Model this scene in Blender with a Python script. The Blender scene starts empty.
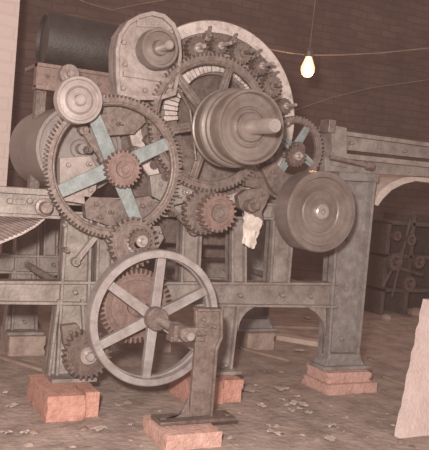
import bpy, bmesh, math, random
from mathutils import Vector, Matrix
random.seed(7)
# ---------------- camera model ----------------
F=750.0; A=math.radians(27); P=math.radians(3.0); RO=math.radians(5.0)
C=Vector((0,0,1.23))
fh=Vector((math.sin(A),math.cos(A),0))
Fw=fh*math.cos(P)+Vector((0,0,-math.sin(P)))
R0=Vector((math.cos(A),-math.sin(A),0))
U0=fh*math.sin(P)+Vector((0,0,math.cos(P)))
R=R0*math.cos(RO)+U0*math.sin(RO)
U=U0*math.cos(RO)-R0*math.sin(RO)
cam_d=bpy.data.cameras.new("camera"); cam=bpy.data.objects.new("camera",cam_d)
bpy.context.scene.collection.objects.link(cam)
m=Matrix.Identity(4)
for i in range(3):
    m[i][0]=R[i]; m[i][1]=U[i]; m[i][2]=-Fw[i]; m[i][3]=C[i]
cam.matrix_world=m
cam_d.sensor_fit='HORIZONTAL'; cam_d.sensor_width=36; cam_d.lens=F/429*36
bpy.context.scene.camera=cam
def ray(px,py): return Fw+R*((px-214.5)/F)+U*((225-py)/F)
def W(px,py,y):
    d=ray(px,py); return C+d*(y/d.y)
def RR(px,py,y,r):
    d=ray(px,py); return r*(y/d.y)/F
def G(px,py,z=0):
    d=ray(px,py); return C+d*((z-C.z)/d.z)
def XZ(px,py,y):
    w=W(px,py,y); return (w.x,w.z)

# ---------------- materials ----------------
def mat(name,c1,c2,scale=8,rough=.6,metal=0.0,bump=.3,c3=None,bscale=60,rings=0,rfac=.55):
    mt=bpy.data.materials.new(name); mt.use_nodes=True; nt=mt.node_tree
    b=nt.nodes['Principled BSDF']; b.inputs['Roughness'].default_value=rough; b.inputs['Metallic'].default_value=metal
    tc=nt.nodes.new('ShaderNodeTexCoord')
    n=nt.nodes.new('ShaderNodeTexNoise'); n.inputs['Scale'].default_value=scale; n.inputs['Detail'].default_value=10; n.inputs['Roughness'].default_value=.75
    nt.links.new(tc.outputs['Object'],n.inputs['Vector'])
    cr=nt.nodes.new('ShaderNodeValToRGB'); e=cr.color_ramp.elements
    e[0].position=.36; e[0].color=(*c1,1); e[1].position=.66; e[1].color=(*c2,1)
    if c3:
        x=e.new(.5); x.color=(*c3,1)
    nt.links.new(n.outputs['Fac'],cr.inputs['Fac']); col=cr.outputs['Color']
    if rings:
        wv=nt.nodes.new('ShaderNodeTexWave'); wv.wave_type='RINGS'; wv.rings_direction='Y'; wv.inputs['Scale'].default_value=rings
        wv.inputs['Distortion'].default_value=.6; wv.inputs['Detail'].default_value=3; wv.inputs['Detail Scale'].default_value=3
        nt.links.new(tc.outputs['Object'],wv.inputs['Vector'])
        mx=nt.nodes.new('ShaderNodeMixRGB'); mx.blend_type='MULTIPLY'; mx.inputs['Fac'].default_value=rfac
        rg=nt.nodes.new('ShaderNodeMapRange'); rg.inputs['To Min'].default_value=.55; rg.inputs['To Max'].default_value=1
        nt.links.new(wv.outputs['Fac'],rg.inputs['Value']); nt.links.new(rg.outputs['Result'],mx.inputs['Color2'])
        nt.links.new(col,mx.inputs['Color1']); col=mx.outputs['Color']
    nt.links.new(col,b.inputs['Base Color'])
    n2=nt.nodes.new('ShaderNodeTexNoise'); n2.inputs['Scale'].default_value=bscale; n2.inputs['Detail'].default_value=5
    nt.links.new(tc.outputs['Object'],n2.inputs['Vector'])
    bp=nt.nodes.new('ShaderNodeBump'); bp.inputs['Strength'].default_value=bump; bp.inputs['Distance'].default_value=.01
    nt.links.new(n2.outputs['Fac'],bp.inputs['Height']); nt.links.new(bp.outputs['Normal'],b.inputs['Normal'])
    return mt
IRON=mat('cast_iron',(.11,.078,.066),(.26,.20,.178),24,.48,.35,.25)
DISC=mat('machined_iron',(.155,.115,.10),(.27,.22,.20),5,.38,.4,.08,rings=9,rfac=.28)
FRAME=mat('frame_iron',(.15,.117,.10),(.32,.262,.232),9,.6,.15,.4,c3=(.225,.187,.168))
BFRAME=mat('blue_grey_frame',(.15,.122,.11),(.285,.265,.255),12,.6,.15,.4)
RUST=mat('rusty_iron',(.13,.078,.065),(.25,.165,.142),22,.6,.2,.3)
DRUST=mat('dark_rusty_iron',(.075,.052,.044),(.18,.128,.11),22,.5,.3,.3)
STEEL=mat('worn_steel',(.30,.24,.22),(.45,.385,.36),9,.34,.4,.1,rings=18,rfac=.3)
BLUE=mat('blue_green_paint',(.14,.155,.15),(.265,.295,.29),16,.55,.1,.25)
PINKM=mat('pinkish_grey_iron',(.21,.16,.145),(.38,.31,.285),14,.5,.2,.2)
PULL=mat('worn_painted_pulley',(.22,.175,.163),(.38,.34,.33),10,.5,.2,.2)
DARK=mat('oily_black',(.012,.009,.008),(.035,.026,.023),10,.6,.1,.3)
GREY=mat('grey_sheet_metal',(.16,.125,.113),(.25,.21,.195),4,.5,.3,.15)
PALE=mat('pale_plate',(.28,.215,.195),(.56,.47,.43),20,.5,.1,.3,c3=(.46,.38,.35))
WOOD=mat('old_wood',(.20,.13,.10),(.32,.23,.18),9,.8,0,.4)
LWOOD=mat('pale_wood',(.36,.26,.21),(.52,.41,.34),9,.8,0,.4)
BRICK=mat('fired_brick',(.34,.16,.12),(.54,.28,.22),18,.9,0,.9)
PBRICK=mat('pink_brick',(.36,.20,.16),(.55,.34,.285),18,.9,0,.9)
CLOTH=mat('white_cloth',(.36,.29,.25),(.62,.54,.48),14,.9,0,.4)
PAPER=mat('scrap_paper',(.38,.29,.25),(.56,.47,.42),12,.9,0,.4)
PLASTER=mat('plaster',(.50,.37,.34),(.62,.50,.46),5,.95,0,.6)
FLOOR=mat('dirt_floor',(.18,.128,.105),(.42,.32,.27),5.5,.95,0,1.0,c3=(.30,.22,.185),bscale=24)
WIRE=mat('black_wire',(.12,.08,.07),(.2,.14,.12),20,.7)
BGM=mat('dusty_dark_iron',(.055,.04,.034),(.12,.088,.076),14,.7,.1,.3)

def wallmat(name,c1,c2,mo,c4,amt,bstr):
    mt=bpy.data.materials.new(name); mt.use_nodes=True; nt=mt.node_tree
    b=nt.nodes['Principled BSDF']; b.inputs['Roughness'].default_value=.95
    tc=nt.nodes.new('ShaderNodeTexCoord')
    mp=nt.nodes.new('ShaderNodeMapping'); mp.inputs['Rotation'].default_value=(math.radians(90),0,0)
    nt.links.new(tc.outputs['Object'],mp.inputs['Vector'])
    br=nt.nodes.new('ShaderNodeTexBrick'); br.inputs['Scale'].default_value=1
    br.inputs['Brick Width'].default_value=.25; br.inputs['Row Height'].default_value=.085; br.inputs['Mortar Size'].default_value=.012; br.inputs['Mortar Smooth'].default_value=.9
    br.inputs['Color1'].default_value=(*c1,1); br.inputs['Color2'].default_value=(*c2,1); br.inputs['Mortar'].default_value=(*mo,1)
    nz=nt.nodes.new('ShaderNodeTexNoise'); nz.inputs['Scale'].default_value=4; nt.links.new(mp.outputs['Vector'],nz.inputs['Vector'])
    va=nt.nodes.new('ShaderNodeMixRGB'); va.blend_type='ADD'; va.inputs['Fac'].default_value=.06
    nt.links.new(mp.outputs['Vector'],va.inputs['Color1']); nt.links.new(nz.outputs['Color'],va.inputs['Color2'])
    nt.links.new(va.outputs['Color'],br.inputs['Vector'])
    n=nt.nodes.new('ShaderNodeTexNoise'); n.inputs['Scale'].default_value=2.2; n.inputs['Detail'].default_value=10; n.inputs['Roughness'].default_value=.7
    nt.links.new(tc.outputs['Object'],n.inputs['Vector'])
    rg=nt.nodes.new('ShaderNodeMapRange'); rg.inputs['From Min'].default_value=.3; rg.inputs['From Max'].default_value=.65; rg.inputs['To Max'].default_value=amt
    nt.links.new(n.outputs['Fac'],rg.inputs['Value'])
    mx=nt.nodes.new('ShaderNodeMixRGB'); mx.inputs['Color2'].default_value=(*c4,1)
    nt.links.new(rg.outputs['Result'],mx.inputs['Fac']); nt.links.new(br.outputs['Color'],mx.inputs['Color1'])
    nt.links.new(mx.outputs['Color'],b.inputs['Base Color'])
    bp=nt.nodes.new('ShaderNodeBump'); bp.inputs['Strength'].default_value=bstr; bp.inputs['Distance'].default_value=.02; bp.invert=True
    nt.links.new(br.outputs['Fac'],bp.inputs['Height'])
    nt.links.new(bp.outputs['Normal'],b.inputs['Normal'])
    return mt
WALL=wallmat('brick_wall',(.125,.078,.066),(.18,.118,.10),(.11,.07,.06),(.085,.052,.043),.85,.4)
PWALL=wallmat('whitewashed_brick',(.56,.44,.40),(.60,.48,.44),(.52,.41,.37),(.58,.46,.42),.95,.25)

# ---------------- mesh builder ----------------
class M:
    def __init__(s): s.v=[]; s.f=[]
    def add(s,v,f):
        o=len(s.v); s.v+=[tuple(a) for a in v]; s.f+=[[i+o for i in q] for q in f]; return s
    def box(s,x0,x1,y0,y1,z0,z1):
        v=[(x0,y0,z0),(x1,y0,z0),(x1,y1,z0),(x0,y1,z0),(x0,y0,z1),(x1,y0,z1),(x1,y1,z1),(x0,y1,z1)]
        return s.add(v,[(0,3,2,1),(4,5,6,7),(0,1,5,4),(1,2,6,5),(2,3,7,6),(3,0,4,7)])
    def prism(s,pts,y0,y1):
        n=len(pts); v=[(x,y0,z) for x,z in pts]+[(x,y1,z) for x,z in pts]
        f=[list(range(n)),list(range(2*n-1,n-1,-1))]+[(i,i+n,(i+1)%n+n,(i+1)%n) for i in range(n)]
        return s.add(v,f)
    def lathe(s,prof,seg=64,c=(0,0,0),axis='Y',closed=False):
        v=[];f=[]; n=len(prof)
        for i in range(seg):
            t=2*math.pi*i/seg
            for r,h in prof:
                r=max(r,.0003)
                if axis=='Y': v.append((c[0]+r*math.cos(t),c[1]+h,c[2]+r*math.sin(t)))
                elif axis=='X': v.append((c[0]+h,c[1]+r*math.cos(t),c[2]+r*math.sin(t)))
                else: v.append((c[0]+r*math.cos(t),c[1]+r*math.sin(t),c[2]+h))
        for i in range(seg):
            j=(i+1)%seg
            for k in range(n if closed else n-1):
                k2=(k+1)%n
                f.append((i*n+k,i*n+k2,j*n+k2,j*n+k))
        return s.add(v,f)
    def cyl(s,r,y0,y1,c=(0,0,0),seg=32,axis='Y'):
        return s.lathe([(0,y0),(r*.93,y0),(r,y0+(y1-y0)*.08),(r,y1),(0,y1)],seg,c,axis)
    def gear(s,ro,rr,ri,y0,y1,n,c=(0,0)):
        v=[];f=[]; ou=[]
        for i in range(n):
            for fr,r in ((0,rr),(.22,rr),(.36,ro),(.64,ro),(.78,rr)):
                t=2*math.pi*(i+fr)/n; ou.append((t,r))
        k=len(ou)
        for y in (y0,y1):
            for t,r in ou: v.append((c[0]+r*math.cos(t),y,c[1]+r*math.sin(t)))
            for t,r in ou: v.append((c[0]+ri*math.cos(t),y,c[1]+ri*math.sin(t)))
        for i in range(k):
            j=(i+1)%k
            f+= [(i,j,k+j,k+i),(2*k+i,3*k+i,3*k+j,2*k+j),(i,2*k+i,2*k+j,j),(k+i,k+j,3*k+j,3*k+i)]
        return s.add(v,f)
    def spoke(s,ang,r0,r1,w0,w1,y0,y1,rib=0):
        ca,sa=math.cos(ang),math.sin(ang)
        P=lambda r,w:(r*ca-w*sa,r*sa+w*ca)
        s.prism([P(r0,-w0),P(r1,-w1),P(r1,w1),P(r0,w0)],y0,y1)
        if rib: s.prism([P(r0,-w0*.25),P(r1,-w1*.25),P(r1,w1*.25),P(r0,w0*.25)],y0-rib,y0)
        return s
    def tube(s,p0,p1,r,seg=10,r1=None):
        p0=Vector(p0);p1=Vector(p1);d=(p1-p0).normalized(); r1=r if r1 is None else r1
        a=d.cross(Vector((0,0,1)) if abs(d.z)<.9 else Vector((1,0,0))).normalized(); b=d.cross(a)
        v=[]
        for p,q in ((p0,r),(p1,r1)):
            for i in range(seg):
                t=2*math.pi*i/seg; v.append(p+a*q*math.cos(t)+b*q*math.sin(t))
        f=[(i,(i+1)%seg,seg+(i+1)%seg,seg+i) for i in range(seg)]+[list(range(seg))[::-1],list(range(seg,2*seg))]
        return s.add(v,f)
    def path(s,pts,r,seg=8):
        for a,b in zip(pts,pts[1:]): s.tube(a,b,r,seg)
        return s
    def bolt(s,c,r=.013,st=0):
        s.lathe([(0,-.018),(r*.85,-.018),(r,-.013),(r,.004)],6,c)
        s.cyl(r*.5,-.018-st-.008,-.01,c,10); return s
    def clampz(s,z): s.v=[(a,b,max(c,z)) for a,b,c in s.v]; return s
WP={}
def obj(name,mb,material,parent=None,loc=(0,0,0),world=False,bevel=0,kind=None,label=None,category=None,group=None):
    me=bpy.data.meshes.new(name); loc=Vector(loc)
    v=[(Vector(q)-loc) if world else Vector(q) for q in mb.v]
    me.from_pydata(v,[],mb.f)
    bm=bmesh.new(); bm.from_mesh(me); bmesh.ops.remove_doubles(bm,verts=bm.verts,dist=.00012)
    bmesh.ops.recalc_face_normals(bm,faces=bm.faces); bm.to_mesh(me); bm.free()
    me.shade_smooth()
    try: me.set_sharp_from_angle(angle=math.radians(32))
    except Exception: pass
    me.materials.append(material)
    o=bpy.data.objects.new(name,me); bpy.context.scene.collection.objects.link(o)
    if bevel:
        b=o.modifiers.new('bevel','BEVEL'); b.width=bevel; b.segments=2; b.limit_method='ANGLE'
    place(o,parent,loc)
    if kind:o['kind']=kind
    if label:o['label']=label
    if category:o['category']=category
    if group:o['group']=group
    return o
def place(o,parent,loc):
    loc=Vector(loc); WP[o.name]=loc
    if parent: o.parent=parent; o.location=loc-WP[parent.name]
    else: o.location=loc
def empty(name,loc,label,category):
    o=bpy.data.objects.new(name,None); bpy.context.scene.collection.objects.link(o); o.empty_display_size=.1
    place(o,None,loc); o['label']=label; o['category']=category; return o

# ---------------- room ----------------
obj('floor',M().box(-6,12,-1,8.2,-.1,0),FLOOR,kind='structure')
obj('wall_back',M().box(-6,12,7.6,7.8,0,4.5),WALL,kind='structure',loc=(0,0,0))
xr=W(12,110,5.6).x
obj('wall_left',M().box(xr-2.2,xr,5.6,5.9,0,4.2),PWALL,kind='structure')

# ---------------- machine ----------------
base=W(200,380,3.9); base.z=.13
mach=empty('carding_machine',(base.x,4.4,.13),'old cast-iron carding machine with exposed gears and pulleys on bricks','machine')
Y=3.86
def post(mb,TL,TR,BR,BL,y,fl=.014,d=.09,rec=.035):
    q=[Vector(XZ(*p,y)) for p in (TL,TR,BR,BL)]
    mb.prism([tuple(a) for a in q],y+rec,y+rec+.02)
    for a,b,c,e in ((q[0],q[1],q[2],q[3]),(q[1],q[0],q[3],q[2])):
        u=(b-a).normalized()*fl; w=(c-e).normalized()*fl
        mb.prism([tuple(a),tuple(a+u),tuple(e+w),tuple(e)],y,y+d)
def rail(mb,TL,TR,BR,BL,y,fl=.014,d=.09):
    post(mb,TR,BR,BL,TL,y,fl,d)
fr=M()
post(fr,(66,205),(93,206),(88,376),(56,376),Y)
post(fr,(58,300),(84,300),(88,376),(48,376),Y+.004)
post(fr,(98,206),(116,207),(113,284),(96,284),Y)
post(fr,(184,200),(204,201),(200,284),(181,284),Y)
post(fr,(232,205),(247,206),(247,284),(232,284),Y)
post(fr,(275,200),(297,201),(290,284),(270,284),Y)
post(fr,(222,306),(240,306),(232,374),(214,374),Y)
rail(fr,(60,196),(345,206),(345,222),(60,214),Y)
rail(fr,(-30,281),(338,283),(337,308),(-30,304),Y-.004)
for cx,sx,r in ((222,-1,26),(240,1,26),(88,1,30),(328,-1,30)):
    pts=[XZ(cx,306,Y)]+[XZ(cx+sx*(r-r*math.sin(t)),306+r-r*math.cos(t),Y) for t in [i*math.pi/16 for i in range(9)]]
    fr.prism(pts,Y+.02,Y+.06)
def footbox(mb,xa,xb,py,y,h,dy0,dy1):
    a=W(xa,py,y).x;b=W(xb,py,y).x
    mb.box(a,b,y-dy0,y+dy1,.131,.131+h)
footbox(fr,48,92,382,Y,.02,.08,.14)
footbox(fr,210,236,378,Y,.02,.06,.14)
for px,py in ((64,225),(75,292),(108,293),(192,294),(240,295),(282,295),(310,296),(72,365),(225,365)):
    w=W(px,py,Y); fr.bolt((w.x,Y,w.z)); fr.cyl(.008,0,.04,(w.x,Y,w.z),8)
fr.clampz(.131)
sf=obj('side_frame',fr,FRAME,mach,(base.x,Y,.13),True,.003)
sf2=sf.copy(); bpy.context.scene.collection.objects.link(sf2); place(sf2,mach,(base.x,Y+1.15,.13))
fr=M()
post(fr,(340,172),(377,174),(359,360),(328,360),Y,.016,.12,.055)
fr.prism([XZ(*p,Y) for p in ((329,354),(359,354),(363,372),(322,372))],Y-.01,Y+.12)
footbox(fr,319,365,374,Y,.02,.05,.14)
fr.prism([XZ(*p,Y) for p in ((339,172),(378,174),(377,182),(338,180))],Y-.01,Y+.12)
for px,py in ((357,195),(350,290),(345,340),(352,240)):
    w=W(px,py,Y); fr.bolt((w.x,Y+.05,w.z),.015)
fr.clampz(.131)
cp=obj('corner_post',fr,BFRAME,mach,(W(345,370,Y).x,Y,.13),True,.004,label='worn blue-grey corner post with flared foot')
cp2=cp.copy(); bpy.context.scene.collection.objects.link(cp2); place(cp2,mach,(W(345,370,Y).x,Y+1.15,.13))
for px,py in ((75,293),(225,295),(340,296),(350,200)):
    w=W(px,py,Y+.03)
    obj('tie_bar',M().cyl(.022,.0,1.1,(0,0,0),16),FRAME,mach,(w.x,Y+.05,w.z))

def roller(name,px,py,y0,y1,r,material,shaft=None,label=None):
    w=W(px,py,y0); rr=RR(px,py,y0,r)
    mb=M(); L=y1-y0
    mb.lathe([(0,0),(rr*.2,0),(rr*.22,.01),(rr*.9,.01),(rr*.92,0),(rr,0),(rr,L),(0,L)],72)
    mb.cyl(rr*.12 if shaft is None else shaft,-.06,L+.06)
    return obj(name,mb,material,mach,w,label=label)
roller('main_cylinder',213,118,3.99,4.94,80,DRUST)
roller('feed_cylinder',80,149,3.93,4.62,44,GREY,label='dull brownish grey sheet-metal cylinder')
roller('licker_roller',150,165,3.95,4.9,40,DRUST)
wa=W(42,40,4.35); wb=W(145,40,4.35); rb=RR(90,40,4.35,28)
mb=M().lathe([(0,0.02),(rb*.85,0.02),(rb*.88,0),(rb*.97,0),(rb,.012),(rb,wb.x-wa.x),(0,wb.x-wa.x)],64,axis='X')
br_=obj('black_roller',mb,DARK,mach,wa,label='oily black roller')
br_.rotation_euler=(0,math.radians(1),0)
za=W(80,69,4.2).z; zb=W(80,93,4.2).z; xa=W(36,80,4.2).x; xb=W(125,80,4.2).x
mb=M().box(xa,xb,4.2,4.26,zb,za).box(xa,xb,4.18,4.5,za-.02,za).box(xa,xb,4.18,4.28,zb-.01,zb+.012)
for i in range(5): mb.bolt((xa+.06+i*.1,4.2,(za+zb)/2),.011)
obj('roller_beam',mb,RUST,mach,(xa,4.2,zb),True,.004)
mb=M().box(xa+.02,xa+.08,4.26,4.32,W(40,190,4.26).z,zb+.05)
obj('beam_upright',mb,DRUST,mach,(xa,4.26,1),True,.004)

# cylinder side cover
cx,cy=213,116; yc=3.93
w=W(cx,cy,yc); rc=RR(cx,cy,yc,93)
mb=M().lathe([(rc*.44,.0),(rc*.44,-.012),(rc*.955,-.012),(rc*.955,-.03),(rc,-.03),(rc,.02),(rc*.44,.02)],96)
cov=obj('cylinder_side_cover',mb,IRON,mach,w)
mb=M().lathe([(rc*.87,0),(rc*.87,-.034),(rc*.99,-.034),(rc*.995,-.028),(rc*.995,0)],96,(0,-.002,0))
obj('cover_rim',mb,PALE,cov,w,label='pale worn rim band')
rg=random.Random(3)
mb=M()
for i in range(34):
    a=math.radians(5+i*5.6)
    mb.spoke(a,rc*.46,rc*(.60+rg.uniform(-.01,.02)),.010,.014,-.05-rg.uniform(0,.01),-.01)
for i in range(20):
    a=math.radians(20+i*7.5)
    mb.spoke(a,rc*.63,rc*.66,.02,.02,-.04,-.01)
obj('flat_segment_row',mb,PALE,cov,w,bevel=.002)

def small_gear(name,px,py,y,r,n,material,th=.03,hub=STEEL,shaft=.05,hr=.4,parent=mach):
    w=W(px,py,y); rr=RR(px,py,y,r)
    mb=M().gear(rr,rr*.86,rr*.30,0,th,n)
    mb.lathe([(rr*.25,.006),(rr*.66,.006),(rr*.7,-.004),(rr*.80,-.004),(rr*.82,.004),(rr*.82,th-.004),(rr*.25,th-.004)],48,closed=True)
    o=obj(name,mb,material,parent,w)
    h=M().lathe([(0,-shaft),(rr*hr*.45,-shaft),(rr*hr*.5,-shaft+.004),(rr*hr*.5,-.02),(rr*hr,-.02),(rr*hr,.0),(rr*hr,th+.03),(0,th+.03)],28)
    h.cyl(rr*hr*.4,th+.03,th+.12,seg=16)
    obj('gear_hub',h,hub,o,w)
    return o
for px,py,r,mt,sh,n,hb in ((198,48,12,DRUST,.08,16,STEEL),(220,46,9,DRUST,.13,14,STEEL),(243,53,11,IRON,.10,18,IRON),(261,66,9,DRUST,.14,14,STEEL),(273,86,11,IRON,.07,16,IRON),(285,106,8,DRUST,.12,14,STEEL),(210,58,7,IRON,.05,12,IRON),(252,76,7,DRUST,.05,12,IRON)):
    small_gear('worker_gear',px,py,3.80,r,n,mt,th=.06,shaft=sh,hub=hb)
k=0
for px,py in ((209,36),(233,42),(256,56),(272,76)):
    w=W(px,py,3.86); k+=1
    mb=M().box(-.016,.016,0,.06,-.03,.03).cyl(.010,-.03,.02,(0,0,.0)).box(-.006,.006,.0,.03,.03,.06)
    o=obj('worker_bearing',mb,IRON,mach,w,bevel=.003)
    o.rotation_euler=(0,math.radians(-5+k*15),0)

def gear_wheel(name,px,py,y,r,n,th,material,nsp,a0,ws,inner=.86,hubr=.16,hubmat=None,spmat=None,front=.02,rib=.012,teeth=True,shaftback=.15):
    w=W(px,py,y); rr=RR(px,py,y,r)
    mb=M()
    if teeth:
        mb.gear(rr,rr*.955,rr*inner,0,th,n)
        mb.lathe([(rr*(inner-.02),.01),(rr*(inner+.03),-.004),(rr*(inner+.03),th+.004),(rr*(inner-.02),th-.01)],96,closed=True)
    else:
        mb.lathe([(rr*inner,0),(rr*.985,0),(rr,.006),(rr,th-.006),(rr*.985,th),(rr*inner,th),(rr*(inner),th*.6),(rr*(inner-.02),th*.5),(rr*inner,th*.4)],110,closed=True)
    o=obj(name,mb,material,mach,w)
    for i in range(nsp):
        s=M().spoke(math.radians(a0)+2*math.pi*i/nsp,rr*hubr*.8,rr*(inner+.01),ws*rr,ws*rr*.85,th*.35,th*.7,rib)
        obj('wheel_spoke',s,spmat or material,o,w,bevel=.002)
    h=M().lathe([(0,-front),(rr*hubr*.9,-front),(rr*hubr,-front+.006),(rr*hubr,th+.02),(0,th+.02)],40)
    h.cyl(rr*hubr*.45,th+.02,th+shaftback)
    obj('wheel_hub',h,hubmat or material,o,w)
    return o,w,rr
gear_wheel('ring_gear',213,123,3.74,69,92,.04,IRON,6,15,.07,inner=.86,hubr=.2,spmat=IRON)
g,w,rr=gear_wheel('large_gear_wheel',116,167,3.70,72,104,.045,IRON,4,28,.105,inner=.87,hubr=.16,spmat=BLUE,rib=0)
g['label']='large toothed gear wheel with four blue-green spokes'
small_gear('reddish_pinion',124,169,3.63,19,24,RUST,th=.05,hub=RUST,hr=.45,shaft=.03)
# driving pulley
y=3.36; w=W(252,127,y); r=RR(252,127,y,38)
mb=M().lathe([(0,.030),(r*.46,.030),(r*.48,.022),(r*.52,.022),(r*.55,.034),(r*.88,.030),(r*.91,.0),(r*.98,0),(r,.01),(r,.035),(r*.94,.045),(r*.94,.12),(r,.13),(r,.15),(r*.95,.157),(r*.96,.165),(r*1.05,.17),(r*1.09,.18),(r*1.09,.20),(r*1.05,.21),(r*1.05,.26),(r*1.09,.265),(r*1.09,.28),(r*1.04,.285),(0,.285)],110)
dr=obj('drive_pulley',mb,DISC,mach,w,label='thick stepped iron drive pulley, worn and greasy')
mb=M().lathe([(0,-.23),(.032,-.23),(.038,-.22),(.038,.6),(0,.6)],32)
obj('drive_shaft',mb,STEEL,dr,w,label='polished protruding shaft end')
mb=M().lathe([(.036,.0),(.072,.0),(.077,.006),(.077,.05),(.036,.05)],48)
obj('shaft_collar',mb,DISC,dr,w)
gear_wheel('spoked_gear',296,149,3.78,33,48,.04,IRON,4,60,.13,inner=.80,hubr=.22,spmat=BLUE,hubmat=DRUST,front=.04)
small_gear('pinion_gear',297,156,3.70,11,16,DRUST,th=.04)
# right pulley
y=3.52; w=W(323,212,y); r=RR(323,212,y,41)
mb=M().lathe([(r*.2,.02),(r*.5,.022),(r*.52,.027),(r*.55,.022),(r*.82,.018),(r*.86,.0),(r*.97,0),(r,.01),(r,.15),(r*.95,.155),(r*.2,.155)],110)
rp=obj('flat_belt_pulley',mb,DISC,mach,w,label='solid disc belt pulley of dark greasy iron')
mb=M().lathe([(0,.012),(r*.05,.012),(r*.07,-.005),(r*.16,-.005),(r*.19,.0),(r*.21,.04)],40); mb.cyl(.03,.15,.42)
obj('pulley_hub',mb,STEEL,rp,w)
# bottom spoked pulley
g,w,rr=gear_wheel('spoked_belt_pulley',157,319,3.55,69,10,.10,PULL,6,27,.075,inner=.895,hubr=.17,hubmat=IRON,rib=.0,teeth=False)
g['label']='large pinkish grey belt pulley with six flat spokes'
small_gear('reddish_gear_wheel',136,306,3.72,38,44,RUST,th=.035,hr=.25,hub=RUST)
small_gear('small_cog_wheel',88,355,3.68,25,26,DRUST,th=.05,hr=.35)
small_gear('intermediate_gear',134,243,3.66,26,26,IRON,th=.05,hr=.35,hub=STEEL,shaft=.06)
small_gear('pinion_gear',141,241,3.60,12,16,DRUST,th=.04,hr=.5,hub=STEEL)
small_gear('brown_gear',205,212,3.71,23,24,IRON,th=.05,hr=.4)
small_gear('brown_gear',219,213,3.60,20,22,RUST,th=.07,hr=.45,shaft=.02,hub=IRON)
y=3.62; w=W(80,100,y); r=RR(80,100,y,24)
mb=M().lathe([(0,-.02),(r*.2,-.02),(r*.25,.012),(r*.5,.012),(r*.54,.004),(r*.6,.012),(r*.82,.014),(r*.86,0),(r*.97,0),(r,.008),(r,.055),(0,.055)],72)
mb.cyl(.02,.05,.3)
obj('tension_pulley',mb,STEEL,mach,w,label='small grooved pulley with a bright face')
w=W(70,74,3.72); mb=M().cyl(.05,0,.05); w2=W(80,100,3.72)
mb.spoke(math.atan2(w2.z-w.z,w2.x-w.x),0,.17,.035,.03,.01,.04); mb.cyl(.018,-.02,.02)
obj('tension_arm',mb,IRON,mach,w)
# housing
y=3.74
pts=[(116,50),(119,34),(128,21),(140,14),(153,11),(165,14),(175,23),(181,38),(182,56),(180,74),(176,95),(160,100),(136,100),(118,97),(116,74)]
mb=M().prism([XZ(a,b,y) for a,b in pts],y+.025,y+.12)
c0=Vector(XZ(149,55,y)); outer=[Vector(XZ(a,b,y)) for a,b in pts]
for i in range(len(outer)):
    a=outer[i];b=outer[(i+1)%len(outer)]
    mb.prism([tuple(a),tuple(b),tuple(b+(c0-b)*.10),tuple(a+(c0-a)*.10)],y,y+.04)
mb.box(*(XZ(124,74,y)[0],XZ(172,74,y)[0]),y+.0,y+.04,XZ(150,80,y)[1],XZ(150,75,y)[1])
for a,b in ((125,42),(124,88),(171,86),(172,32),(146,90),(126,64)):
    q=W(a,b,y); mb.bolt((q.x,y+.02,q.z),.014)
hs=obj('bearing_housing',mb,PINKM,mach,W(147,55,y),True,.004,label='curved cast housing with bolted rim')
mb=M().prism([XZ(138,19,y-.005),XZ(164,20,y-.005),XZ(164,27,y-.005),XZ(138,26,y-.005)],y+.005,y+.035)
for a in (142,147,153,159):
    q=W(a,23,y-.005); mb.cyl(.007,-.004,.008,(q.x,y,q.z),12)
obj('name_plate',mb,STEEL,hs,W(149,24,y),True)
y=3.60; w=W(160,48,y); r=RR(160,48,y,20)
mb=M().lathe([(0,-.02),(r*.35,-.02),(r*.4,.01),(r*.8,.01),(r*.84,-.004),(r*.97,-.004),(r,.006),(r,.07),(r*.8,.08),(r*.8,.14),(0,.14)],56); mb.cyl(.03,.07,.25)
sp=obj('roller_pulley',mb,DISC,mach,w)
obj('roller_shaft',M().lathe([(0,-.13),(.018,-.13),(.023,-.125),(.023,0)],24),STEEL,sp,w)

def plate(name,pts,y,th,material,bolts=(),bevel=.004,label=None):
    mb=M().prism([XZ(a,b,y) for a,b in pts],y,y+th)
    for i,(a,b) in enumerate(bolts):
        q=W(a,b,y); mb.bolt((q.x,y,q.z),.013,.02*(i%3))
    return obj(name,mb,material,mach,W(*pts[0],y),True,bevel,label=label)
plate('swing_lever',[(238,196),(246,190),(262,188),(270,195),(266,204),(262,212),(264,225),(254,226),(250,214),(240,208)],3.72,.05,IRON,((254,200),(260,194)))
w=W(253,206,3.66); obj('lever_pin',M().cyl(.035,0,.12).cyl(.02,-.04,0),IRON,mach,w)
plate('bearing_bracket',[(60,158),(90,156),(98,170),(96,190),(84,204),(60,200)],3.80,.05,PINKM,((68,165),(88,164),(70,192),(90,190),(79,178)))
plate('bearing_bracket',[(84,196),(120,200),(150,196),(160,206),(150,222),(110,226),(86,218)],3.80,.06,IRON,((96,204),(110,212),(126,208),(142,206),(100,217)))
plate('bearing_bracket',[(96,108),(138,100),(146,122),(134,134),(104,136),(92,124)],3.82,.05,IRON,((104,112),(132,108),(118,124)))
plate('bearing_bracket',[(150,176),(182,170),(196,184),(196,200),(170,206),(152,196)],3.80,.05,FRAME,((160,184),(182,182),(176,196)))
plate('bearing_bracket',[(246,168),(274,166),(286,180),(276,198),(262,190),(246,186)],3.80,.05,IRON,((256,176),(272,176)))
plate('cog_bracket',[(62,326),(78,324),(86,345),(90,368),(76,366),(64,345)],3.78,.05,IRON,((70,332),))
plate('spindle_bracket',[(108,226),(160,226),(164,238),(150,262),(122,262),(106,240)],3.80,.05,FRAME,((112,232),(158,232)))
plate('arm_bracket',[(262,168),(275,162),(300,190),(325,205),(318,216),(292,206),(272,190)],3.76,.05,IRON,((272,172),))
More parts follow.
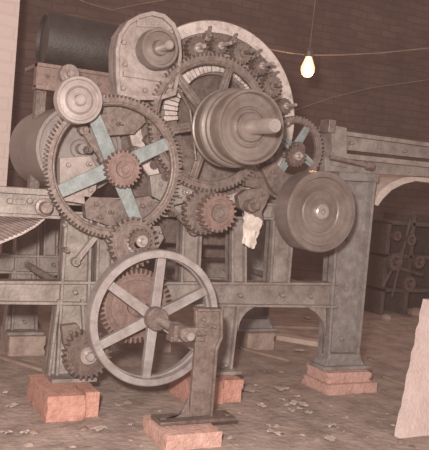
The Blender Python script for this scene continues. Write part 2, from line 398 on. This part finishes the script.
def stud(px,py,y,r,L,material,tilt=0):
    w=W(px,py,y)
    mb=M().cyl(r,0,.03,seg=6).cyl(r*.55,-L,.16,seg=14).cyl(r*.9,-L*.6,-L*.6+.02,seg=6)
    obj('setting_stud',mb,material,mach,w)
for t in ((82,118,3.82,.02,.05,IRON),(100,98,3.80,.018,.07,STEEL),(136,150,3.85,.025,.04,IRON),(160,150,3.84,.02,.05,PINKM),(74,180,3.8,.016,.05,STEEL),(88,150,3.84,.022,.05,DRUST),(108,146,3.86,.02,.04,PINKM),(150,118,3.82,.02,.06,IRON),(176,166,3.78,.02,.06,IRON),(186,192,3.78,.018,.06,STEEL),(172,214,3.8,.018,.05,DRUST),(236,178,3.8,.016,.05,STEEL),(268,152,3.8,.02,.05,IRON),(284,124,3.82,.018,.05,PINKM),(66,250,3.84,.016,.04,IRON),(188,92,3.8,.014,.05,IRON)):
    stud(*t)
def link(name,a,b,y,wd,material):
    p=W(*a,y);q=W(*b,y); L=math.hypot(q.x-p.x,q.z-p.z); an=math.atan2(q.z-p.z,q.x-p.x)
    mb=M().spoke(an,0,L,wd,wd,0,.025).cyl(wd*1.6,-.008,.032,seg=24).cyl(wd*1.6,-.008,.032,(q.x-p.x,0,q.z-p.z),24)
    mb.cyl(wd*.7,-.025,0.1,seg=12).cyl(wd*.7,-.025,.1,(q.x-p.x,0,q.z-p.z),12)
    obj(name,mb,material,mach,p)
link('connecting_link',(84,130),(104,160),3.80,.016,IRON)
link('connecting_link',(150,140),(166,176),3.80,.018,DRUST)
link('connecting_link',(170,206),(194,232),3.81,.014,IRON)
link('connecting_link',(270,160),(284,196),3.80,.02,IRON)
link('connecting_link',(100,232),(76,262),3.82,.014,FRAME)
mb=M().path([W(178,88,3.74),W(190,110,3.70),W(196,160,3.70)],.008)
obj('oil_pipe',mb,DRUST,mach,W(178,88,3.74),True)
# feed side rail
y=3.80
mb=M().prism([XZ(a,b,y) for a,b in ((-40,184),(60,190),(60,196),(-40,190))],y-.02,y+.1)
mb.prism([XZ(a,b,y) for a,b in ((-40,190),(60,196),(60,216),(-40,211))],y+.02,y+.06)
mb.prism([XZ(a,b,y) for a,b in ((-40,211),(60,216),(60,219),(-40,214))],y-.01,y+.08)
for a in (10,30,47):
    q=W(a,201,y); mb.bolt((q.x,y+.01,q.z),.016)
q=W(20,202,y); mb.box(q.x-.05,q.x+.03,y+.005,y+.03,q.z-.012,q.z+.012)
obj('feed_side_rail',mb,FRAME,mach,W(10,200,y),True,.003)
w=W(47,208,3.70); obj('rail_knob',M().cyl(.03,0,.12).cyl(.045,.05,.07),IRON,mach,w)
def apron(name,pts,y0,y1,material,label):
    mb=M(); W_=[XZ(a,b,y0) for a,b in pts]
    L=[]
    for (a,b) in zip(W_,W_[1:]):
        for k in range(5):
            t=k/5; L.append(Vector((a[0]+(b[0]-a[0])*t,a[1]+(b[1]-a[1])*t)))
    L.append(Vector(W_[-1]))
    for a,b in zip(L,L[1:]):
        d=(b-a); nrm=Vector((-d.y,d.x)).normalized()*.008
        e=a+d*.70
        mb.prism([tuple(a),tuple(e),tuple(e+nrm),tuple(a+nrm)],y0,y1)
        mb.prism([tuple(a),tuple(b),tuple(b-nrm),tuple(a-nrm)],y0+.02,y1-.02)
    return obj(name,mb,material,mach,W(*pts[0],y0),True,label=label)
apron('lattice_apron',[(-25,250),(0,243),(22,234),(36,226),(48,216)],3.84,4.9,PALE,'pale slatted lattice apron')
y=3.93
mb=M()
mb.prism([XZ(a,b,y) for a,b in ((374,204),(380,192),(390,183),(402,178),(416,176),(440,178),(440,184),(416,181),(404,184),(392,190),(383,199),(378,206))],y,y+.9)
obj('delivery_apron',mb,PAPER,mach,W(374,204,y),True,.002,label='white cloth web draped over a roller')
y=3.84
mb=M()
mb.prism([XZ(a,b,y) for a,b in ((330,125),(345,128),(345,168),(330,165))],y-.02,y+.12)
mb.prism([XZ(a,b,y) for a,b in ((340,131),(450,146),(450,150),(340,135))],y-.03,y+.12)
mb.prism([XZ(a,b,y) for a,b in ((340,135),(450,150),(450,161),(340,149))],y+.02,y+.08)
mb.prism([XZ(a,b,y) for a,b in ((325,152),(450,165),(450,170),(325,157))],y-.06,y+.10)
mb.prism([XZ(a,b,y) for a,b in ((325,157),(450,170),(450,178),(325,171))],y,y+.06)
for a,b in ((352,143),(380,147),(405,151),(380,168),(408,171)):
    q=W(a,b,y); mb.bolt((q.x,y+.01,q.z),.013)
obj('delivery_table_rail',mb,FRAME,mach,W(340,150,y),True,.003)
wa=W(330,157,3.74); wb=W(366,165,3.74)
mb=M().tube(wa,wb,.014).tube(wb,wb+Vector((.05,0,-.004)),.026)
obj('adjusting_rod',mb,IRON,mach,wa,True)
wq=W(333,128,3.8); obj('upright_block',M().box(wq.x-.03,wq.x+.02,3.8,3.9,wq.z-.03,wq.z+.05),IRON,mach,wq,True,.004)
w=W(150,240,3.98)
obj('under_casing',M().box(w.x-.15,w.x+.65,4.03,4.85,w.z-.02,w.z+.18),DRUST,mach,w,True,.01)
wl=W(66,300,4.45)
obj('under_shield',M().box(wl.x,wl.x+1.15,4.42,4.46,.75,1.1),DRUST,mach,(wl.x,4.44,.8),True,.005)

# ---------------- bearing stand ----------------
ys=3.22
fz=.076
bs=empty('bearing_stand',(W(196,428,ys).x,ys,fz),'upright iron bearing stand with flat foot carrying a shaft','bearing stand')
pts=[(198,310),(222,311),(222,338),(217,350),(211,424),(191,424),(197,352),(197,340)]
mb=M().prism([XZ(a,b,ys) for a,b in pts],ys+.02,ys+.045)
for (a,b) in (((222,311),(222,338)),((222,338),(217,350)),((217,350),(211,424))):
    p=Vector(XZ(*a,ys)); q=Vector(XZ(*b,ys)); mb.prism([(p.x-.006,p.y),(p.x+.006,p.y),(q.x+.006,q.y),(q.x-.006,q.y)],ys-.0,ys+.07)
p=Vector(XZ(198,310,ys)); q=Vector(XZ(222,311,ys)); mb.box(p.x,q.x,ys-.0,ys+.06,p.y-.008,p.y+.004)
# curved toe running to the foot plate
toe=[XZ(191,400,ys),XZ(191,424,ys),XZ(166,424,ys),XZ(176,421,ys),XZ(184,414,ys)]
mb.prism(toe,ys+.02,ys+.045)
for a,b in ((205,320),(205,334),(215,327)):
    q=W(a,b,ys); mb.bolt((q.x,ys+.02,q.z),.011)
mb.clampz(fz+.018)
obj('upright',mb,IRON,bs,W(205,370,ys),True,.003)
wa=W(157,428,ys).x; wb=W(232,428,ys).x
mb=M().box(wa,wb,ys-.04,ys+.09,fz,fz+.018).box(wa+.01,wa+.04,ys-.01,ys+.02,fz+.018,fz+.03).box(wb-.05,wb-.02,ys-.02,ys+.01,fz+.018,fz+.03)
obj('foot_plate',mb,DRUST,bs,(W(196,428,ys).x,ys,fz),True,.004)
wc=W(157,319,3.55)
mb=M().cyl(.036,-.05,.10,(0,0,0),28).box(-.06,.12,.0,.06,-.045,-.02).box(-.05,-.03,-.01,.06,-.03,.035).box(.04,.12,.01,.05,-.03,.02)
mb.bolt((-.045,0,-.03),.01).bolt((.08,.0,-.005),.01)
obj('bearing_block',mb,IRON,bs,(wc.x,ys+.0,wc.z),bevel=.004)
obj('lower_shaft',M().cyl(.022,0,3.5-ys+.1,(0,0,0),20),STEEL,bs,(wc.x,ys-.09,wc.z))

# ---------------- bricks ----------------
def brick(x0,x1,y0,y1,z0,z1,material,label,group,rot=0,name='brick',cat='brick'):
    c=Vector(((x0+x1)/2,(y0+y1)/2,z0)); hx=(x1-x0)/2; hy=(y1-y0)/2; h=z1-z0
    rb=random.Random(int(x0*1000)); nx=12; ny=12; nz=5
    vs={}; L=[];Fc=[]
    def V(i,j,k):
        if (i,j,k) not in vs:
            e=sum((i in(0,nx),j in(0,ny),k in(0,nz)))
            s=(rb.uniform(0,.012)**1.0 if rb.random()<.35 else .001) if e>=2 else rb.uniform(0,.0015)
            x=-hx+2*hx*i/nx; yy=-hy+2*hy*j/ny; z=h*k/nz
            if i in(0,nx): x-=math.copysign(s,x)
            if j in(0,ny): yy-=math.copysign(s,yy)
            if k==nz and e>=2: z-=s*.5
            vs[(i,j,k)]=len(L); L.append((x,yy,z))
        return vs[(i,j,k)]
    for i in range(nx):
        for j in range(ny):
            for k in (0,nz): Fc.append((V(i,j,k),V(i+1,j,k),V(i+1,j+1,k),V(i,j+1,k)))
        for k in range(nz):
            for j in (0,ny): Fc.append((V(i,j,k),V(i+1,j,k),V(i+1,j,k+1),V(i,j,k+1)))
    for j in range(ny):
        for k in range(nz):
            for i in (0,nx): Fc.append((V(i,j,k),V(i,j+1,k),V(i,j+1,k+1),V(i,j,k+1)))
    mb=M().add(L,Fc)
    o=obj(name,mb,material,None,c,False,0,label=label,category=cat,group=group)
    o.rotation_euler=(0,0,math.radians(rot)); return o
def bx(px,py,y): return W(px,py,y).x
g='bricks under the machine feet'
lb='rough red fired brick propping up a machine foot'; lp='worn chipped reddish brick propping up a machine foot'
a=bx(46,415,3.56); b=bx(101,415,3.56); mid=a+(b-a)*.72
brick(a,mid-.002,3.56,3.98,0,.13,BRICK,lb,g,0); brick(mid+.002,b,3.60,3.99,0,.13,BRICK,lb,g,0)
a=bx(190,400,3.68); b=bx(244,400,3.68); mid=a+(b-a)*.62
brick(a,mid-.005,3.68,3.99,0,.13,BRICK,lb,g,1.5); brick(mid+.005,b,3.70,4.0,0,.13,BRICK,lb,g)
a=bx(325,390,3.74); b=bx(375,390,3.74)
brick(a,b,3.72,4.0,0,.064,PBRICK,lp,g,1); brick(a+.02,b-.03,3.75,4.0,.065,.13,PBRICK,lp,g)
for px in (72,223,342):
    x=W(px,380,Y).x
    brick(x-.12,x+.12,4.9,5.2,0,.13,FLOOR,'dusty stone block under the rear of the machine frame','stone blocks under the rear frame',0,'stone_block','block')
a=bx(163,440,3.10); b=bx(218,440,3.10)
brick(a,b,3.06,3.36,0,.075,PBRICK,'reddish brick under the bearing stand foot','brick under the bearing stand')

# ---------------- lamp ----------------
yl=5.2; w=W(308,66,yl); s=RR(308,66,yl,1)
lamp=empty('hanging_light_bulb',w,'bare glowing light bulb hanging in a socket from a cord','light bulb')
gm=bpy.data.materials.new('glowing_bulb'); gm.use_nodes=True; nt=gm.node_tree; gb=nt.nodes['Principled BSDF']
gb.inputs['Base Color'].default_value=(1,.8,.5,1)
# hot centre (filament) fading to orange glass
tc=nt.nodes.new('ShaderNodeTexCoord'); lw=nt.nodes.new('ShaderNodeLayerWeight'); lw.inputs['Blend'].default_value=.35
cr=nt.nodes.new('ShaderNodeValToRGB'); cr.color_ramp.elements[0].color=(1,.78,.5,1); cr.color_ramp.elements[1].color=(.9,.32,.12,1); cr.color_ramp.elements[1].position=.7
nt.links.new(lw.outputs['Facing'],cr.inputs['Fac']); nt.links.new(cr.outputs['Color'],gb.inputs['Emission Color']); gb.inputs['Emission Strength'].default_value=1.25
mb=M().lathe([(0,-11*s),(3*s,-10.5*s),(5.5*s,-8.5*s),(7*s,-5*s),(7*s,-1*s),(5*s,4*s),(3.4*s,8*s),(3.2*s,10*s)],32,axis='Z')
obj('glass_bulb',mb,gm,lamp,w)
mb=M().lathe([(3.4*s,9*s),(4.2*s,9*s),(4.4*s,14*s),(2.5*s,17*s),(1*s,18*s),(0,18*s)],24,axis='Z')
obj('lamp_socket',mb,DRUST,lamp,w)
top=w+Vector((.05,0,1.6))
obj('lamp_cord',M().path([w+Vector((0,0,17*s)),w+Vector((.01,0,.5)),top],.0035),WIRE,lamp,w,True)
pts=[(230,42),(262,48),(290,53),(306,55),(340,55),(380,53),(440,47)]
obj('power_cable',M().path([W(a,b,yl+.08) for a,b in pts]+[W(560,60,7.58)],.005),WOOD,None,W(230,42,yl),True,label='thin electric cable strung above the machine',category='cable')
obj('power_cable',M().path([W(a,b,7.587) for a,b in ((290,112),(330,98),(370,88),(440,78))],.006),WOOD,None,W(290,112,7.587),True,label='thin pale cable along the brick wall',category='cable')
obj('power_cable',M().path([W(a,b,7.587) for a,b in ((60,-8),(90,4),(112,10),(140,4),(200,-6))],.006),WOOD,None,W(60,0,7.587),True,label='thin sagging cable along the brick wall',category='cable')
pl=bpy.data.lights.new('bulb_light','POINT'); pl.energy=10; pl.color=(1,.5,.22); pl.shadow_soft_size=.05
po=bpy.data.objects.new('bulb_light',pl); bpy.context.scene.collection.objects.link(po); po.location=w+Vector((0,-.02,-16*s))

# ---------------- papers, planks, debris ----------------
def sheet(name,c,u,v,nu,nv,amp,material,edge=.3,taper=0,**k):
    mb=M(); vs=[];f=[]
    for i in range(nu+1):
        for j in range(nv+1):
            e=1-edge*random.random() if (i in(0,nu) or j in (0,nv)) else 1
            tp=1-taper*(1-j/nv)
            vs.append(c+u*((i/nu-.5)*e*tp)+v*((j/nv-.5)*e)+u.cross(v).normalized()*random.uniform(-amp,amp))
    for i in range(nu):
        for j in range(nv):
            p=i*(nv+1)+j; f.append((p,p+1,p+nv+2,p+nv+1))
    mb.add(vs,f); return obj(name,mb,material,None,c,True,**k)
c=W(251,231,3.66); q=RR(251,230,3.66,1)
sheet('hanging_rag',c,Vector((24*q,0,-9*q)),Vector((3*q,0,33*q)),7,9,.009,CLOTH,.12,.4,label='crumpled dirty white rag hanging from a lever',category='rag')
rng=random.Random(4)
spots=[(282,372),(256,385),(300,408),(294,402),(308,412),(297,396),(288,404),(284,399),(303,404),(291,410),(262,405),(25,432),(12,405),(8,432),(130,424),(275,432),(268,425),(250,390),(330,425),(300,350),(270,330),(5,392),(282,388),(120,405),(330,438),(308,318),(100,428)]
for (px,py) in spots:
    c=G(px,py,.010); s=rng.choice((.03,.035,.05,.07,.09))*(1 if py>340 else .9); an=rng.uniform(0,3.14)
    u=Vector((math.cos(an),math.sin(an),rng.uniform(-.04,.04)))*s*rng.uniform(1,2); v=Vector((-math.sin(an),math.cos(an),0))*s
    sheet('paper_scrap',c,u,v,4,4,.005,rng.choice((PAPER,PAPER,CLOTH,LWOOD)),.4,label='crumpled scrap of waste on the dirt floor',category='scrap',group='litter on the floor')
def stick(p0,p1,w,h,material,name='wooden_plank',label='loose pale wooden plank lying on the floor',z=0):
    a=G(*p0);b=G(*p1); d=(b-a); L=d.length; mb=M().box(-L/2,L/2,-w/2,w/2,0,h)
    o=obj(name,mb,material,None,(a+b)/2+Vector((0,0,z)),bevel=.003,label=label,category='plank'); o.rotation_euler=(0,0,math.atan2(d.y,d.x)); return o
stick((266,337),(326,347),.12,.04,LWOOD); stick((236,348),(290,362),.035,.02,WOOD,label='narrow brown batten lying on the floor')
stick((262,327),(322,329),.05,.02,WOOD,label='narrow brown batten lying on the floor')
stick((0,358),(46,372),.05,.02,WOOD,label='narrow brown batten lying on the floor'); stick((384,378),(423,392),.03,.02,WOOD,label='thin stick lying on the floor')
for i in range(150):
    px=rng.uniform(5,420); py=325+rng.random()**.8*122; c=G(px,py,0); s=rng.choice((.006,.008,.010,.014,.02,.03))
    if any(abs(c.x-q.location.x)<.22 and abs(c.y-q.location.y)<.3 for q in bpy.data.objects if q.name.startswith(('brick','stone_block','wooden_plank'))): continue
    mb=M(); mb.lathe([(0,0),(s,0),(s*rng.uniform(.7,1.0),s*.2),(s*.4,s*.42),(0,s*.45)],7,axis='Z')
    o=obj('stone',mb,rng.choice((WOOD,FLOOR,FLOOR,FLOOR,RUST)),None,c,label='small dusty lump of rubble on the dirt floor',category='stone',group='rubble on the floor'); o.rotation_euler=(0,0,rng.uniform(0,6)); o.scale=(1,rng.uniform(.5,1),1)

# rough pale slab at the side, irregular broken edge
rj=random.Random(9)
left=[]; n=22
for i in range(n+1):
    t=i/n; left.append((428+(393-428)*t+rj.uniform(-1,1),300+(470-300)*t,3.2-.3*t))
vs=[W(*q) for q in left]+[W(452,300+(170)*i/n,3.2-.3*i/n) for i in range(n+1)]
N=len(vs); th=Vector((0,.04,0)); vs2=vs+[q+th for q in vs]
fc=[]
for i in range(n):
    fc.append((i,i+1,n+2+i,n+1+i)); fc.append((N+i,N+n+1+i,N+n+2+i,N+i+1)); fc.append((i,N+i,N+i+1,i+1)); fc.append((n+1+i,n+2+i,N+n+2+i,N+n+1+i))
fc.append((0,n+1,N+n+1,N)); fc.append((n,N+n,N+2*n+1,2*n+1))
obj('leaning_board',M().add(vs2,fc),PLASTER,None,vs[n],True,0,label='pale rough-edged plastered board leaning upright',category='board')

# ---------------- background machine ----------------
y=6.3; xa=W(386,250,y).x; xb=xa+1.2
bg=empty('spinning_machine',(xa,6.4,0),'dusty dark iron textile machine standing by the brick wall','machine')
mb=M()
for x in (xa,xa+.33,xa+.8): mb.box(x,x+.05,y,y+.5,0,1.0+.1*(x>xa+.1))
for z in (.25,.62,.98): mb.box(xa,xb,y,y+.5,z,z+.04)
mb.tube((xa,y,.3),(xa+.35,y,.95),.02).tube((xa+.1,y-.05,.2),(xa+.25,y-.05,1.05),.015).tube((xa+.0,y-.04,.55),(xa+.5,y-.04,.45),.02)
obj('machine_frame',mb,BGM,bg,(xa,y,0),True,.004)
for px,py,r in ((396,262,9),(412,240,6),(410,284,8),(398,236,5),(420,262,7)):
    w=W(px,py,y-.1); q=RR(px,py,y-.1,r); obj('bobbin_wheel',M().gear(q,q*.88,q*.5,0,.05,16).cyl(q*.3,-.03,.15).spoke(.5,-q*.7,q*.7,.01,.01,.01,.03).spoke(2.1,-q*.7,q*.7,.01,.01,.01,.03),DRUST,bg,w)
for px,py,s,mt in ((392,300,.09,WOOD),(404,305,.07,RUST),(416,309,.10,WOOD),(386,312,.06,FLOOR),(14,330,.10,WOOD),(30,322,.08,RUST)):
    c=G(px,py+8,0); mb=M().lathe([(0,0),(s*.8,0),(s,s*.3),(s*.8,s*.8),(s*.3,s),(0,s*1.02)],9,axis='Z')
    mb.v=[(a*rng.uniform(.85,1.1),b*rng.uniform(.85,1.1),c_) for a,b,c_ in mb.v]
    obj('waste_heap',mb,mt,None,c,label='dusty heap of waste on the dirt floor',category='heap',group='waste heaps on the floor')

# ---------------- lights ----------------
def alight(name,loc,tgt,power,size,col):
    l=bpy.data.lights.new(name,'AREA'); l.energy=power; l.size=size; l.color=col
    o=bpy.data.objects.new(name,l); bpy.context.scene.collection.objects.link(o); o.location=loc
    o.rotation_euler=(Vector(tgt)-Vector(loc)).to_track_quat('-Z','Y').to_euler(); return o
alight('flash_lamp',C-R0*.20+Vector((0,0,.28)),W(215,200,4.2),275,.16,(1,.92,.86))
wd=bpy.data.worlds.new('world'); bpy.context.scene.world=wd; wd.use_nodes=True
b=wd.node_tree.nodes['Background']; b.inputs[0].default_value=(1,.77,.69,1); b.inputs[1].default_value=.46
vs=bpy.context.scene.view_settings
vs.view_transform='Standard'
try:
    vs.use_curve_mapping=True
    cm=vs.curve_mapping
    for ch,lo in ((0,.042),(1,.025),(2,.021)):
        cm.curves[ch].points[0].location=(0,lo)
    cm.update()
except Exception as e: print('curve',e)
